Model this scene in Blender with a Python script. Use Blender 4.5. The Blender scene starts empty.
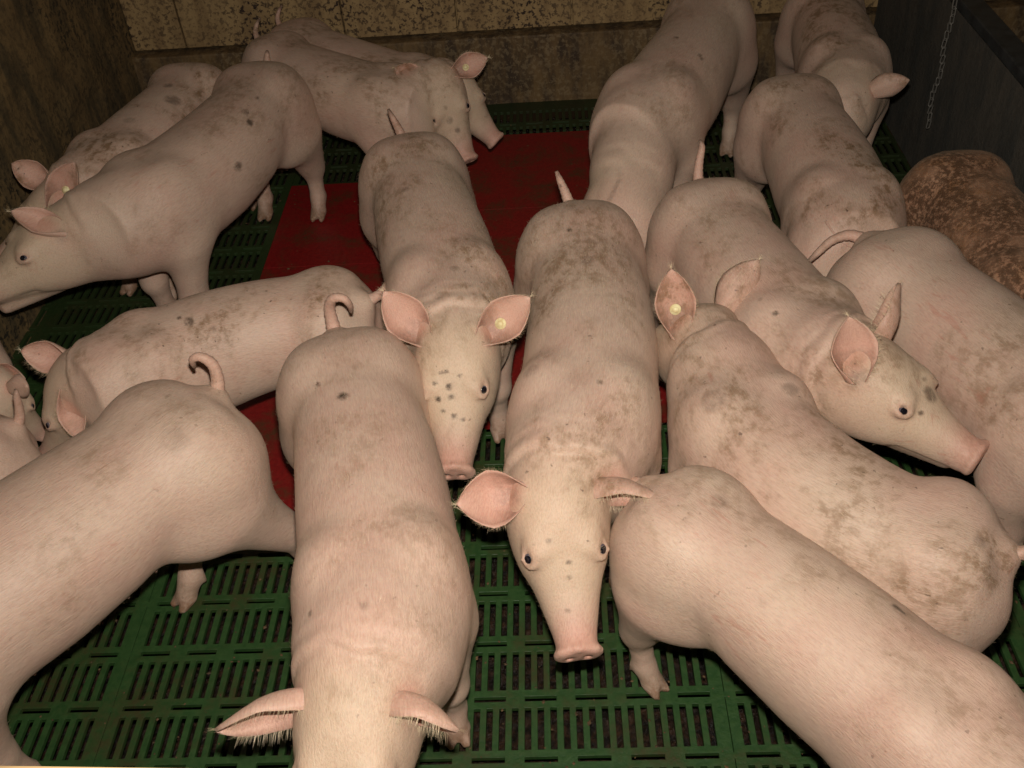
import bpy, math, random
import numpy as np

# ------------------------------------------------------------------ camera, light, exposure
scene = bpy.context.scene
COL = scene.collection
CAM_POS = (0.0, 0.0, 1.771)
PITCH, ROLL, YAW = 0.7217, -0.0865, -0.0687      # radians: down, sideways, to the left
LENS_PX = 1000.0                                  # for the 1024 px wide frame

def cam_axes():
    fw = np.array([math.sin(YAW)*math.cos(PITCH), math.cos(YAW)*math.cos(PITCH), -math.sin(PITCH)])
    rt = np.cross(fw, [0, 0, 1]); rt /= np.linalg.norm(rt)
    up = np.cross(rt, fw)
    c, s = math.cos(ROLL), math.sin(ROLL)
    return fw, c*rt + s*up, -s*rt + c*up

from mathutils import Matrix, Vector
FW, RT, UP = cam_axes()
cam_data = bpy.data.cameras.new('camera')
cam_data.sensor_width = 36.0
cam_data.lens = LENS_PX/1024.0*36.0
cam_data.clip_start = 0.02
cam = bpy.data.objects.new('camera', cam_data)
COL.objects.link(cam)
m = Matrix.Identity(4)
for i in range(3):
    m[i][0], m[i][1], m[i][2], m[i][3] = RT[i], UP[i], -FW[i], CAM_POS[i]
cam.matrix_world = m
scene.camera = cam

world = bpy.data.worlds.new('barn_air'); scene.world = world
world.use_nodes = True
bgn = world.node_tree.nodes['Background']
bgn.inputs[0].default_value = (1.0, 0.60, 0.30, 1)
bgn.inputs[1].default_value = 0.007

# the camera's own flash, a little above the lens
fl = bpy.data.lights.new('camera_flash', 'AREA')
fl.shape = 'RECTANGLE'; fl.size = 0.05; fl.size_y = 0.03
fl.energy = 31.5; fl.color = (1.0, 0.93, 0.83); fl.spread = math.radians(155)
flash = bpy.data.objects.new('camera_flash', fl); COL.objects.link(flash)
fp = np.array(CAM_POS) + UP*0.11 + RT*(0.0) + FW*0.03
fm = m.copy()
for i in range(3): fm[i][3] = fp[i]
for i, a_ in enumerate(zip(*(lambda z_: (lambda x_: (x_, np.cross(z_, x_), z_))(RT))(-(FW + UP*0.04)/math.hypot(1, .04)))):
    fm[i][0], fm[i][1], fm[i][2] = a_
flash.matrix_world = fm

vs = scene.view_settings
vs.view_transform = 'Standard'; vs.look = 'None'; vs.gamma = 1.0; vs.exposure = 0.0
vs.use_curve_mapping = False

# ------------------------------------------------------------------ node helpers
def new_mat(name):
    mt = bpy.data.materials.new(name); mt.use_nodes = True
    nt = mt.node_tree
    return mt, nt, nt.nodes['Principled BSDF']
def node(nt, typ, **kw):
    n = nt.nodes.new(typ)
    for k, v in kw.items():
        if k.startswith('i_'):
            n.inputs[k[2:].replace('_', ' ')].default_value = v
        else: setattr(n, k, v)
    return n
def noise(nt, vec, scale, detail=4, rough=.55, dist=0):
    n = node(nt, 'ShaderNodeTexNoise'); n.inputs['Scale'].default_value = scale
    n.inputs['Detail'].default_value = detail; n.inputs['Roughness'].default_value = rough
    n.inputs['Distortion'].default_value = dist
    nt.links.new(vec, n.inputs['Vector']); return n.outputs['Fac']
def ramp(nt, fac, a, b, lo=0.0, hi=1.0):
    n = node(nt, 'ShaderNodeMapRange'); nt.links.new(fac, n.inputs[0])
    n.inputs[1].default_value = a; n.inputs[2].default_value = b
    n.inputs[3].default_value = lo; n.inputs[4].default_value = hi
    n.interpolation_type = 'SMOOTHSTEP'
    return n.outputs[0]
def mth(nt, op, a, b=None):
    n = node(nt, 'ShaderNodeMath', operation=op)
    for i, v in enumerate((a, b)):
        if v is None: continue
        if isinstance(v, (int, float)): n.inputs[i].default_value = v
        else: nt.links.new(v, n.inputs[i])
    return n.outputs[0]
def mix(nt, fac, a, b, blend='MIX'):
    n = node(nt, 'ShaderNodeMix', data_type='RGBA', blend_type=blend)
    if isinstance(fac, (int, float)): n.inputs[0].default_value = fac
    else: nt.links.new(fac, n.inputs[0])
    for sock, v in ((n.inputs[6], a), (n.inputs[7], b)):
        if isinstance(v, tuple): sock.default_value = v + (1,)
        else: nt.links.new(v, sock)
    return n.outputs[2]
def mapping(nt, vec, scale):
    n = node(nt, 'ShaderNodeMapping'); nt.links.new(vec, n.inputs[0]); n.inputs['Scale'].default_value = scale
    return n.outputs[0]
def bump(nt, bsdf, h, dist, strength=1.0):
    n = node(nt, 'ShaderNodeBump'); n.inputs['Distance'].default_value = dist
    n.inputs['Strength'].default_value = strength
    nt.links.new(h, n.inputs['Height']); nt.links.new(n.outputs[0], bsdf.inputs['Normal'])
def posn(nt):
    return node(nt, 'ShaderNodeNewGeometry').outputs['Position']

# ------------------------------------------------------------------ materials of the pigs
def skin_material():
    mt, nt, b = new_mat('pig_skin'); L = nt.links.new
    rest = node(nt, 'ShaderNodeAttribute', attribute_name='rest').outputs['Vector']
    rnd = node(nt, 'ShaderNodeObjectInfo').outputs['Random']
    off = node(nt, 'ShaderNodeVectorMath', operation='ADD'); L(rest, off.inputs[0])
    cx = node(nt, 'ShaderNodeCombineXYZ'); L(mth(nt, 'MULTIPLY', rnd, 37.0), cx.inputs[0]); L(mth(nt, 'MULTIPLY', rnd, 11.0), cx.inputs[2])
    L(cx.outputs[0], off.inputs[1]); P = off.outputs[0]
    tint = node(nt, 'ShaderNodeAttribute', attribute_name='tint')
    sep = node(nt, 'ShaderNodeSeparateColor'); L(tint.outputs['Color'], sep.inputs[0])
    pink, hoof, mark = sep.outputs[0], sep.outputs[1], sep.outputs[2]
    cream = tint.outputs['Alpha']
    dirt = node(nt, 'ShaderNodeAttribute', attribute_type='OBJECT', attribute_name='dirt').outputs['Fac']
    skin = (0.555, 0.39, 0.31)
    c = mix(nt, ramp(nt, noise(nt, P, 7, 3), .38, .68), skin, (0.54, 0.345, 0.275))
    c = mix(nt, mth(nt, 'MULTIPLY', ramp(nt, noise(nt, P, 3.2, 3), .45, .7), .45), c, (0.57, 0.45, 0.345))
    c = mix(nt, mth(nt, 'MULTIPLY', cream, .7), c, (0.60, 0.47, 0.32))
    c = mix(nt, mth(nt, 'MULTIPLY', pink, .8), c, (0.56, 0.275, 0.215))
    # short bristles lying along the body: fine streaks
    st = noise(nt, mapping(nt, P, (60, 420, 300)), 1.0, 3, .6, .3)
    c = mix(nt, ramp(nt, st, .35, .75, 0, .28), c, (0.70, 0.52, 0.36))
    c = mix(nt, ramp(nt, st, .55, .30, 0, .22), c, (0.36, 0.21, 0.13))
    # dirt: soft brown smears, small flecks, scratches
    n1 = noise(nt, P, 5.5, 6, .66, .4)
    up_ = node(nt, 'ShaderNodeSeparateXYZ'); L(rest, up_.inputs[0])
    n1 = mth(nt, 'ADD', n1, ramp(nt, up_.outputs[2], .40, .53, -.02, .06))
    smear = mth(nt, 'MULTIPLY', ramp(nt, n1, .47, .72), mth(nt, 'MULTIPLY', mth(nt, 'MINIMUM', dirt, 1.0), 1.3))
    n2 = noise(nt, mapping(nt, P, (1, 1.4, 1.4)), 34, 5, .7)
    grain = ramp(nt, n2, .42, .62, .25, 1)
    c = mix(nt, mth(nt, 'MINIMUM', mth(nt, 'MULTIPLY', smear, grain), .85), c, (0.20, 0.115, 0.055))
    n3 = noise(nt, P, 75, 2, .5)
    fleck = mth(nt, 'MULTIPLY', ramp(nt, n3, .70, .76), ramp(nt, n1, .40, .55))
    c = mix(nt, mth(nt, 'MULTIPLY', fleck, mth(nt, 'MINIMUM', dirt, .8)), c, (0.07, 0.04, 0.025))
    sc = noise(nt, mapping(nt, P, (9, 55, 30)), 1.0, 2, .5, 1.2)
    n4 = noise(nt, P, 4.2, 2)
    scr = mth(nt, 'MULTIPLY', ramp(nt, sc, .62, .68), ramp(nt, n4, .54, .64, 0, .25))
    c = mix(nt, scr, c, (0.42, 0.13, 0.09))
    # very dirty pigs: heavy mottled crust
    hv = ramp(nt, dirt, 1.4, 2.4)
    c = mix(nt, mth(nt, 'MULTIPLY', hv, .72), c, (0.34, 0.16, 0.075))
    heavy = mth(nt, 'MULTIPLY', hv, mth(nt, 'MULTIPLY', ramp(nt, noise(nt, P, 70, 6, .78, .1), .38, .54), ramp(nt, noise(nt, P, 6, 4, .6), .36, .56, .3, 1)))
    c = mix(nt, mth(nt, 'MULTIPLY', heavy, .85), c, (0.07, 0.035, 0.018))
    c = mix(nt, mth(nt, 'MULTIPLY', mark, ramp(nt, noise(nt, P, 55, 4, .7), .34, .56, .35, 1)), c, (0.075, 0.05, 0.033))
    c = mix(nt, mth(nt, 'MULTIPLY', hoof, ramp(nt, n2, .35, .6, .45, 1)), c, (0.17, 0.085, 0.04))
    L(c, b.inputs['Base Color'])
    b.inputs['Roughness'].default_value = .52
    b.inputs['Specular IOR Level'].default_value = .35
    b.inputs['Subsurface Weight'].default_value = .12
    b.inputs['Subsurface Radius'].default_value = (1.0, .35, .2)
    b.inputs['Subsurface Scale'].default_value = .012
    b.inputs['Sheen Weight'].default_value = .06
    b.inputs['Sheen Roughness'].default_value = .45
    b.inputs['Sheen Tint'].default_value = (1, .85, .62, 1)
    h = mth(nt, 'ADD', mth(nt, 'MULTIPLY', st, .55), mth(nt, 'MULTIPLY', noise(nt, P, 22, 4), .9))
    bump(nt, b, h, .004, .55)
    return mt
SKIN = skin_material()

def flat_mat(name, col, rough=.5, spec=.5, metal=0):
    mt, nt, b = new_mat(name)
    b.inputs['Base Color'].default_value = tuple(col) + (1,)
    b.inputs['Roughness'].default_value = rough; b.inputs['Metallic'].default_value = metal
    b.inputs['Specular IOR Level'].default_value = spec
    return mt
def mottled(name, c1, c2, scale, rough=.6, bumpd=.001, metal=0):
    mt, nt, b = new_mat(name)
    f = noise(nt, posn(nt), scale, 5, .65)
    nt.links.new(mix(nt, ramp(nt, f, .38, .64), c1, c2), b.inputs['Base Color'])
    b.inputs['Roughness'].default_value = rough; b.inputs['Metallic'].default_value = metal
    bump(nt, b, f, bumpd)
    return mt
EYE_WHITE = flat_mat('eye_white', (0.62, 0.50, 0.46), .15)
EYE_IRIS = flat_mat('eye_iris', (0.10, 0.085, 0.10), .1)
EYE_PUPIL = flat_mat('eye_pupil', (0.006, 0.006, 0.01), .05, .8)
TAG_MAT = mottled('ear_tag_plastic', (0.78, 0.72, 0.42), (0.62, 0.50, 0.25), 90, .45)
BRISTLE = flat_mat('bristle_hair', (0.62, 0.50, 0.33), .5)

# ------------------------------------------------------------------ signed distance modelling
class Field:
    """Smooth union of rounded solids on a grid, meshed as one skin."""
    def __init__(s, lo, hi, h):
        s.h = h; s.lo = np.array(lo, float)
        s.n = np.ceil((np.array(hi) - lo)/h).astype(int) + 1
        s.F = np.full(s.n, .08, np.float32)
    def sub(s, lo, hi):
        a = np.clip(np.floor((np.array(lo) - s.lo)/s.h).astype(int), 0, s.n)
        b = np.clip(np.ceil((np.array(hi) - s.lo)/s.h).astype(int) + 1, 0, s.n)
        if (b <= a).any(): return None
        g = [s.lo[i] + s.h*np.arange(a[i], b[i]) for i in range(3)]
        X, Y, Z = np.meshgrid(*g, indexing='ij')
        return tuple(slice(a[i], b[i]) for i in range(3)), X.astype(np.float32), Y.astype(np.float32), Z.astype(np.float32)
    def put(s, lo, hi, fn, k, cut=False):
        pad = max(k, .02) + .01
        r = s.sub(np.array(lo) - pad, np.array(hi) + pad)
        if r is None: return
        sl, X, Y, Z = r
        d = fn(X, Y, Z); F = s.F[sl]
        if cut:
            d = -d; hh = np.maximum(k - np.abs(F - d), 0)/k
            s.F[sl] = np.maximum(F, d) + hh*hh*k*.25
        else:
            hh = np.maximum(k - np.abs(F - d), 0)/k
            s.F[sl] = np.minimum(F, d) - hh*hh*k*.25
    def ell(s, c, r, k=.03, R=None, cut=False):
        c = np.array(c, float); r = np.array(r, float)
        if R is None: ext = r
        else: ext = np.sqrt((np.array(R)**2) @ (r**2))
        def fn(X, Y, Z):
            x, y, z = X - c[0], Y - c[1], Z - c[2]
            if R is not None:
                x, y, z = (R[0][0]*x + R[1][0]*y + R[2][0]*z, R[0][1]*x + R[1][1]*y + R[2][1]*z, R[0][2]*x + R[1][2]*y + R[2][2]*z)
            k0 = np.sqrt((x/r[0])**2 + (y/r[1])**2 + (z/r[2])**2)
            k1 = np.sqrt((x/r[0]**2)**2 + (y/r[1]**2)**2 + (z/r[2]**2)**2) + 1e-6
            return k0*(k0 - 1)/k1
        s.put(c - ext, c + ext, fn, k, cut)
    def cone(s, a, b, ra, rb, k=.02, cut=False):
        a = np.array(a, float); b = np.array(b, float); ab = b - a; L2 = ab @ ab
        def fn(X, Y, Z):
            x, y, z = X - a[0], Y - a[1], Z - a[2]
            t = np.clip((x*ab[0] + y*ab[1] + z*ab[2])/L2, 0, 1)
            return np.sqrt((x - t*ab[0])**2 + (y - t*ab[1])**2 + (z - t*ab[2])**2) - (ra + (rb - ra)*t)
        m = max(ra, rb)
        s.put(np.minimum(a, b) - m, np.maximum(a, b) + m, fn, k, cut)
    def tube(s, keys, k=.03, R=None, O=None, cap=.5):
        """keys: (x, zc, a, b, e): elliptic sections along local x; e = exponent"""
        K = np.array(keys, float)
        R = np.eye(3) if R is None else np.array(R); O = np.zeros(3) if O is None else np.array(O, float)
        pts = []
        for q in K:
            for sy in (-1, 1):
                for sz in (-1, 1): pts.append(O + R @ np.array([q[0], sy*q[2], q[1] + sz*q[3]]))
        pts = np.array(pts)
        def fn(X, Y, Z):
            x, y, z = X - O[0], Y - O[1], Z - O[2]
            x, y, z = (R[0][0]*x + R[1][0]*y + R[2][0]*z, R[0][1]*x + R[1][1]*y + R[2][1]*z, R[0][2]*x + R[1][2]*y + R[2][2]*z)
            zc = np.interp(x, K[:, 0], K[:, 1]); a = np.interp(x, K[:, 0], K[:, 2]); b = np.interp(x, K[:, 0], K[:, 3])
            z = z - zc; e = 2.25
            q = (np.abs(y/a)**e + np.abs(z/b)**e)**(1/e)
            rr = np.sqrt(y*y + z*z)
            d = np.where(q > 1e-4, rr*(1 - 1/np.maximum(q, 1e-4)), -np.minimum(a, b))
            ov = np.maximum(K[0, 0] - x, x - K[-1, 0])
            return np.where(ov > 0, np.sqrt(np.maximum(d, 0)**2 + ov**2), np.maximum(d, ov) if cap else d).astype(np.float32)
        s.put(pts.min(0), pts.max(0), fn, k)
    def mesh(s):
        F = s.F; S = F < 0; n = F.shape
        cs = [(i, j, k) for i in (0, 1) for j in (0, 1) for k in (0, 1)]
        v = lambda A, c: A[c[0]:n[0]-1+c[0], c[1]:n[1]-1+c[1], c[2]:n[2]-1+c[2]]
        cnt = sum(v(S, c).astype(np.int8) for c in cs)
        act = (cnt > 0) & (cnt < 8)
        I = np.argwhere(act); idx = np.full(act.shape, -1, np.int64); idx[act] = np.arange(len(I))
        pos = np.zeros((len(I), 3)); w = np.zeros(len(I))
        for a in cs:
            for ax in range(3):
                if a[ax]: continue
                b = list(a); b[ax] = 1
                fa = F[I[:, 0]+a[0], I[:, 1]+a[1], I[:, 2]+a[2]]; fb = F[I[:, 0]+b[0], I[:, 1]+b[1], I[:, 2]+b[2]]
                cr = (fa < 0) != (fb < 0)
                t = np.where(cr, fa/np.where(cr, fa - fb, 1), 0)
                p = np.tile(np.array(a, float), (len(I), 1)); p[:, ax] += t
                pos += np.where(cr[:, None], p, 0); w += cr
        V = (I + pos/w[:, None])*s.h + s.lo
        Q = []
        for ax in range(3):
            o1, o2 = [(1, 2), (2, 0), (0, 1)][ax]
            A = S.take(range(0, n[ax]-1), ax); B = S.take(range(1, n[ax]), ax)
            E = np.argwhere(A != B)
            E = E[(E[:, o1] > 0) & (E[:, o2] > 0) & (E[:, o1] < n[o1]-1) & (E[:, o2] < n[o2]-1)]
            def cell(d1, d2):
                q = E.copy(); q[:, o1] -= d1; q[:, o2] -= d2
                return idx[q[:, 0], q[:, 1], q[:, 2]]
            quad = np.stack([cell(1, 1), cell(0, 1), cell(0, 0), cell(1, 0)], 1)
            flip = ~S[E[:, 0], E[:, 1], E[:, 2]]
            quad[flip] = quad[flip][:, ::-1]
            Q.append(quad)
        Q = np.concatenate(Q); Q = Q[(Q >= 0).all(1)]
        return V, Q
def smooth(V, Q, it=2, lam=.5):
    for _ in range(it):
        acc = np.zeros_like(V); c = np.zeros(len(V))
        for i in range(4):
            a, b = Q[:, i], Q[:, (i+1) % 4]
            for ax in range(3):
                acc[:, ax] += np.bincount(a, V[b, ax], len(V)) + np.bincount(b, V[a, ax], len(V))
            c += np.bincount(a, minlength=len(V)) + np.bincount(b, minlength=len(V))
        V = V + lam*(acc/np.maximum(c, 1)[:, None] - V)
    return V

def unit(v): v = np.array(v, float); return v/np.linalg.norm(v)
def catmull(P, n):
    P = np.array(P, float); P = np.vstack([2*P[0]-P[1], P, 2*P[-1]-P[-2]]); out = []
    for i in range(1, len(P)-2):
        for t in np.linspace(0, 1, n, endpoint=False):
            out.append(.5*((2*P[i]) + (-P[i-1]+P[i+1])*t + (2*P[i-1]-5*P[i]+4*P[i+1]-P[i+2])*t*t + (-P[i-1]+3*P[i]-3*P[i+1]+P[i+2])*t**3))
    out.append(P[-2]); return np.array(out)
def sweep(P, R, n=10, sq=1.0):
    """closed-ended tube along points P with radii R -> verts, faces"""
    P = np.array(P); V = []; F = []
    ref = np.array([0.13, 1, 0.07])
    for i in range(len(P)):
        t = unit(P[min(i+1, len(P)-1)] - P[max(i-1, 0)]); u = unit(np.cross(t, ref)); w = np.cross(t, u)
        for j in range(n):
            a = 2*math.pi*j/n; V.append(P[i] + R[i]*(math.cos(a)*u + sq*math.sin(a)*w))
    for i in range(len(P)-1):
        for j in range(n): F.append((i*n+j, i*n+(j+1) % n, (i+1)*n+(j+1) % n, (i+1)*n+j))
    c = len(V); V += [P[0], P[-1]]
    for j in range(n): F.append((c, (j+1) % n, j, j)); F.append((c+1, (len(P)-1)*n+j, (len(P)-1)*n+(j+1) % n, (len(P)-1)*n+(j+1) % n))
    return np.array(V), F

# ------------------------------------------------------------------ the pig
X_W = .62          # withers, where the stiff front part begins
TAILS = {
  'short': [(0, 0, 0), (-.014, 0, .018), (-.020, .003, .038), (-.022, .006, .050)],
  'lean':  [(0, 0, 0), (-.020, -.008, .030), (-.026, -.018, .060), (-.030, -.026, .085)],
  'wild':  [(0, 0, 0), (-.030, .010, .030), (-.040, .020, .060), (-.030, .025, .085), (-.020, .022, .095)],
  'up':    [(0, 0, 0), (-.018, 0, .022), (-.028, .004, .055), (-.034, .010, .088), (-.040, .006, .104)],
  'hook':  [(0, 0, 0), (-.014, 0, .030), (-.016, .002, .065), (-.004, .012, .090), (.006, .030, .092), (.004, .040, .070), (.000, .040, .052)],
  'hookr': [(0, 0, 0), (-.014, 0, .030), (-.016, -.002, .065), (-.004, -.012, .088), (.006, -.026, .082), (.004, -.032, .060)],
  'curl':  [(0, 0, 0), (-.030, .002, .010), (-.055, .012, .030), (-.060, .030, .055), (-.045, .040, .075)],
  'down':  [(0, 0, 0), (-.028, 0, -.010), (-.045, .008, -.045), (-.048, .015, -.080), (-.040, .020, -.11)],
  'left':  [(0, 0, 0), (-.022, .022, .010), (-.032, .060, .012), (-.035, .095, .006), (-.030, .125, -.004)],
  'right': [(0, 0, 0), (-.030, -.022, .006), (-.040, -.060, .000), (-.035, -.10, -.016), (-.03, -.13, -.03)],
  'stub':  [(0, 0, 0), (-.025, 0, .012), (-.045, .004, .010), (-.062, .006, .004)],
}
def ear_mesh(side, axis, opening, L=.125, W=1.0, droop=0.0, n=14, m=13, th=.0035):
    """leaf-shaped cupped ear in head coordinates; axis = growth direction, opening = where the cup faces,
    droop bends the tip away from the opening's back (positive = over towards the opening)."""
    a = unit(axis); o = np.array(opening, float); o = unit(o - a*(o @ a)); s = np.cross(a, o)
    base = np.array([-.004, side*.058, -.026]) - a*.006
    outer = np.zeros((n, m, 3)); inner = outer.copy(); p = base.copy(); ang = 0
    ds = (L + .012)/(n-1)
    for i in range(n):
        u = i/(n-1)
        d = math.cos(ang)*a + math.sin(ang)*o; nn = -math.sin(ang)*a + math.cos(ang)*o
        if i: p = p + d*ds
        ang += droop*(u**1.3)*2.0/(n-1)
        w = W*(np.interp(u, [0, .15, .35, .55, .72, .86, .95, 1], [.034, .042, .051, .050, .039, .025, .012, .002]))
        ph = np.interp(u, [0, .2, .5, 1], [2.2, 1.6, 1.05, .7])
        R = w/ph
        for j in range(m):
            v = -1 + 2*j/(m-1)
            t = ph*v
            q = p + s*R*math.sin(t) + nn*(R*(1 - math.cos(t)) - R*.55*(1-u))
            nd = -(s*math.sin(t)*-1 + nn*math.cos(t)*1)      # outward from arc centre reversed below
            nd = s*math.sin(t) - nn*math.cos(t)
            q = q + nd*(-.0016*math.cos(v*9.5)*math.exp(-((u-.32)/.26)**2))
            q = q + (nn*.010 - s*.005*np.sign(v))*max(0, (abs(v) - .62)/.38)**2*(1 - .6*u)
            tk = th*(1 - .55*abs(v)**3)*(1.5 - .8*u)
            outer[i, j] = q + nd*tk*.5; inner[i, j] = q - nd*tk*.5
    V = np.concatenate([outer.reshape(-1, 3), inner.reshape(-1, 3)]); N = n*m; F = []
    g = lambda i, j: i*m + j
    for i in range(n-1):
        for j in range(m-1):
            F.append((g(i, j), g(i, j+1), g(i+1, j+1), g(i+1, j)))
            F.append((N+g(i, j), N+g(i+1, j), N+g(i+1, j+1), N+g(i, j+1)))
        F.append((g(i, 0), g(i+1, 0), N+g(i+1, 0), N+g(i, 0)))
        F.append((g(i+1, m-1), g(i, m-1), N+g(i, m-1), N+g(i+1, m-1)))
    for j in range(m-1):
        F.append((g(n-1, j), g(n-1, j+1), N+g(n-1, j+1), N+g(n-1, j)))
    inn = np.zeros(2*N); inn[N:] = 1
    k = int(n*.40)
    tagp = inner[k, m//2]; tagn = unit(-(outer[k, m//2] - inner[k, m//2]))
    return V, F, inn, tagp, tagn, a

def build_mesh(name, V, F, mat_):
    me = bpy.data.meshes.new(name)
    F = np.asarray(F); tri = F[:, 2] == F[:, 3]
    loops = np.concatenate([F[~tri].reshape(-1), F[tri][:, :3].reshape(-1)])
    tot = np.concatenate([np.full((~tri).sum(), 4), np.full(tri.sum(), 3)])
    start = np.concatenate([[0], np.cumsum(tot)[:-1]])
    me.vertices.add(len(V)); me.vertices.foreach_set('co', np.asarray(V, np.float32).reshape(-1))
    me.loops.add(len(loops)); me.loops.foreach_set('vertex_index', loops.astype(np.int32))
    me.polygons.add(len(tot)); me.polygons.foreach_set('loop_start', start.astype(np.int32))
    me.polygons.foreach_set('loop_total', tot.astype(np.int32))
    me.polygons.foreach_set('use_smooth', np.ones(len(tot), bool))
    me.materials.append(mat_); me.update(); me.validate()
    return me

def eye_mesh():
    """eyeball looking along +z, radius 1, three rings of colour"""
    V = []; F = []; MI = []; nr, ns = 16, 20
    for i in range(nr+1):
        a = math.pi*i/nr
        for j in range(ns):
            b = 2*math.pi*j/ns; V.append((math.sin(a)*math.cos(b), math.sin(a)*math.sin(b), math.cos(a)))
    for i in range(nr):
        for j in range(ns):
            F.append((i*ns+j, (i+1)*ns+j, (i+1)*ns+(j+1) % ns, i*ns+(j+1) % ns)); MI.append(2 if i < 3 else 1 if i < 5 else 0)
    me = bpy.data.meshes.new('eye'); me.from_pydata(V, [], F)
    for mt in (EYE_WHITE, EYE_IRIS, EYE_PUPIL): me.materials.append(mt)
    me.polygons.foreach_set('material_index', MI); me.polygons.foreach_set('use_smooth', [True]*len(F)); me.update()
    return me
EYE = eye_mesh()
def tag_mesh():
    """button ear tag: a round plate with a raised stud, facing +z"""
    prof = [(0, -.0015), (.0125, -.0015), (.0135, 0), (.0125, .002), (.008, .0025), (.007, .006), (.0045, .008), (0, .0085)]
    V = []; F = []; ns = 20
    for r, z in prof:
        for j in range(ns): V.append((max(r, 1e-5)*math.cos(2*math.pi*j/ns), max(r, 1e-5)*math.sin(2*math.pi*j/ns), z))
    for i in range(len(prof)-1):
        for j in range(ns): F.append((i*ns+j, i*ns+(j+1) % ns, (i+1)*ns+(j+1) % ns, (i+1)*ns+j))
    me = bpy.data.meshes.new('ear_tag'); me.from_pydata(V, [], F); me.materials.append(TAG_MAT)
    me.polygons.foreach_set('use_smooth', [True]*len(F)); me.update(); return me
TAG = tag_mesh()

def bristle_mesh(P, N, D, length, width, rng):
    """one thin curved triangle-strip hair per point"""
    n = len(P)
    d = D*rng.uniform(.7, 1.0, (n, 1)) + N*rng.uniform(.08, .42, (n, 1)) + rng.normal(0, .13, (n, 3))
    d /= np.linalg.norm(d, axis=1)[:, None]
    L = length*rng.uniform(.6, 1.25, (n, 1))
    s = np.cross(d, N); s /= np.linalg.norm(s, axis=1)[:, None] + 1e-9
    w = width*rng.uniform(.7, 1.2, (n, 1))
    tip = P + d*L + D*L*.18
    mid = P + d*L*.5
    V = np.stack([P - s*w, P + s*w, mid + s*w*.8, mid - s*w*.8, tip], 1).reshape(-1, 3)
    k = np.arange(n)*5
    F = np.concatenate([np.stack([k, k+1, k+2, k+3], 1), np.stack([k+3, k+2, k+4, k+4], 1)])
    return V, F

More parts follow.
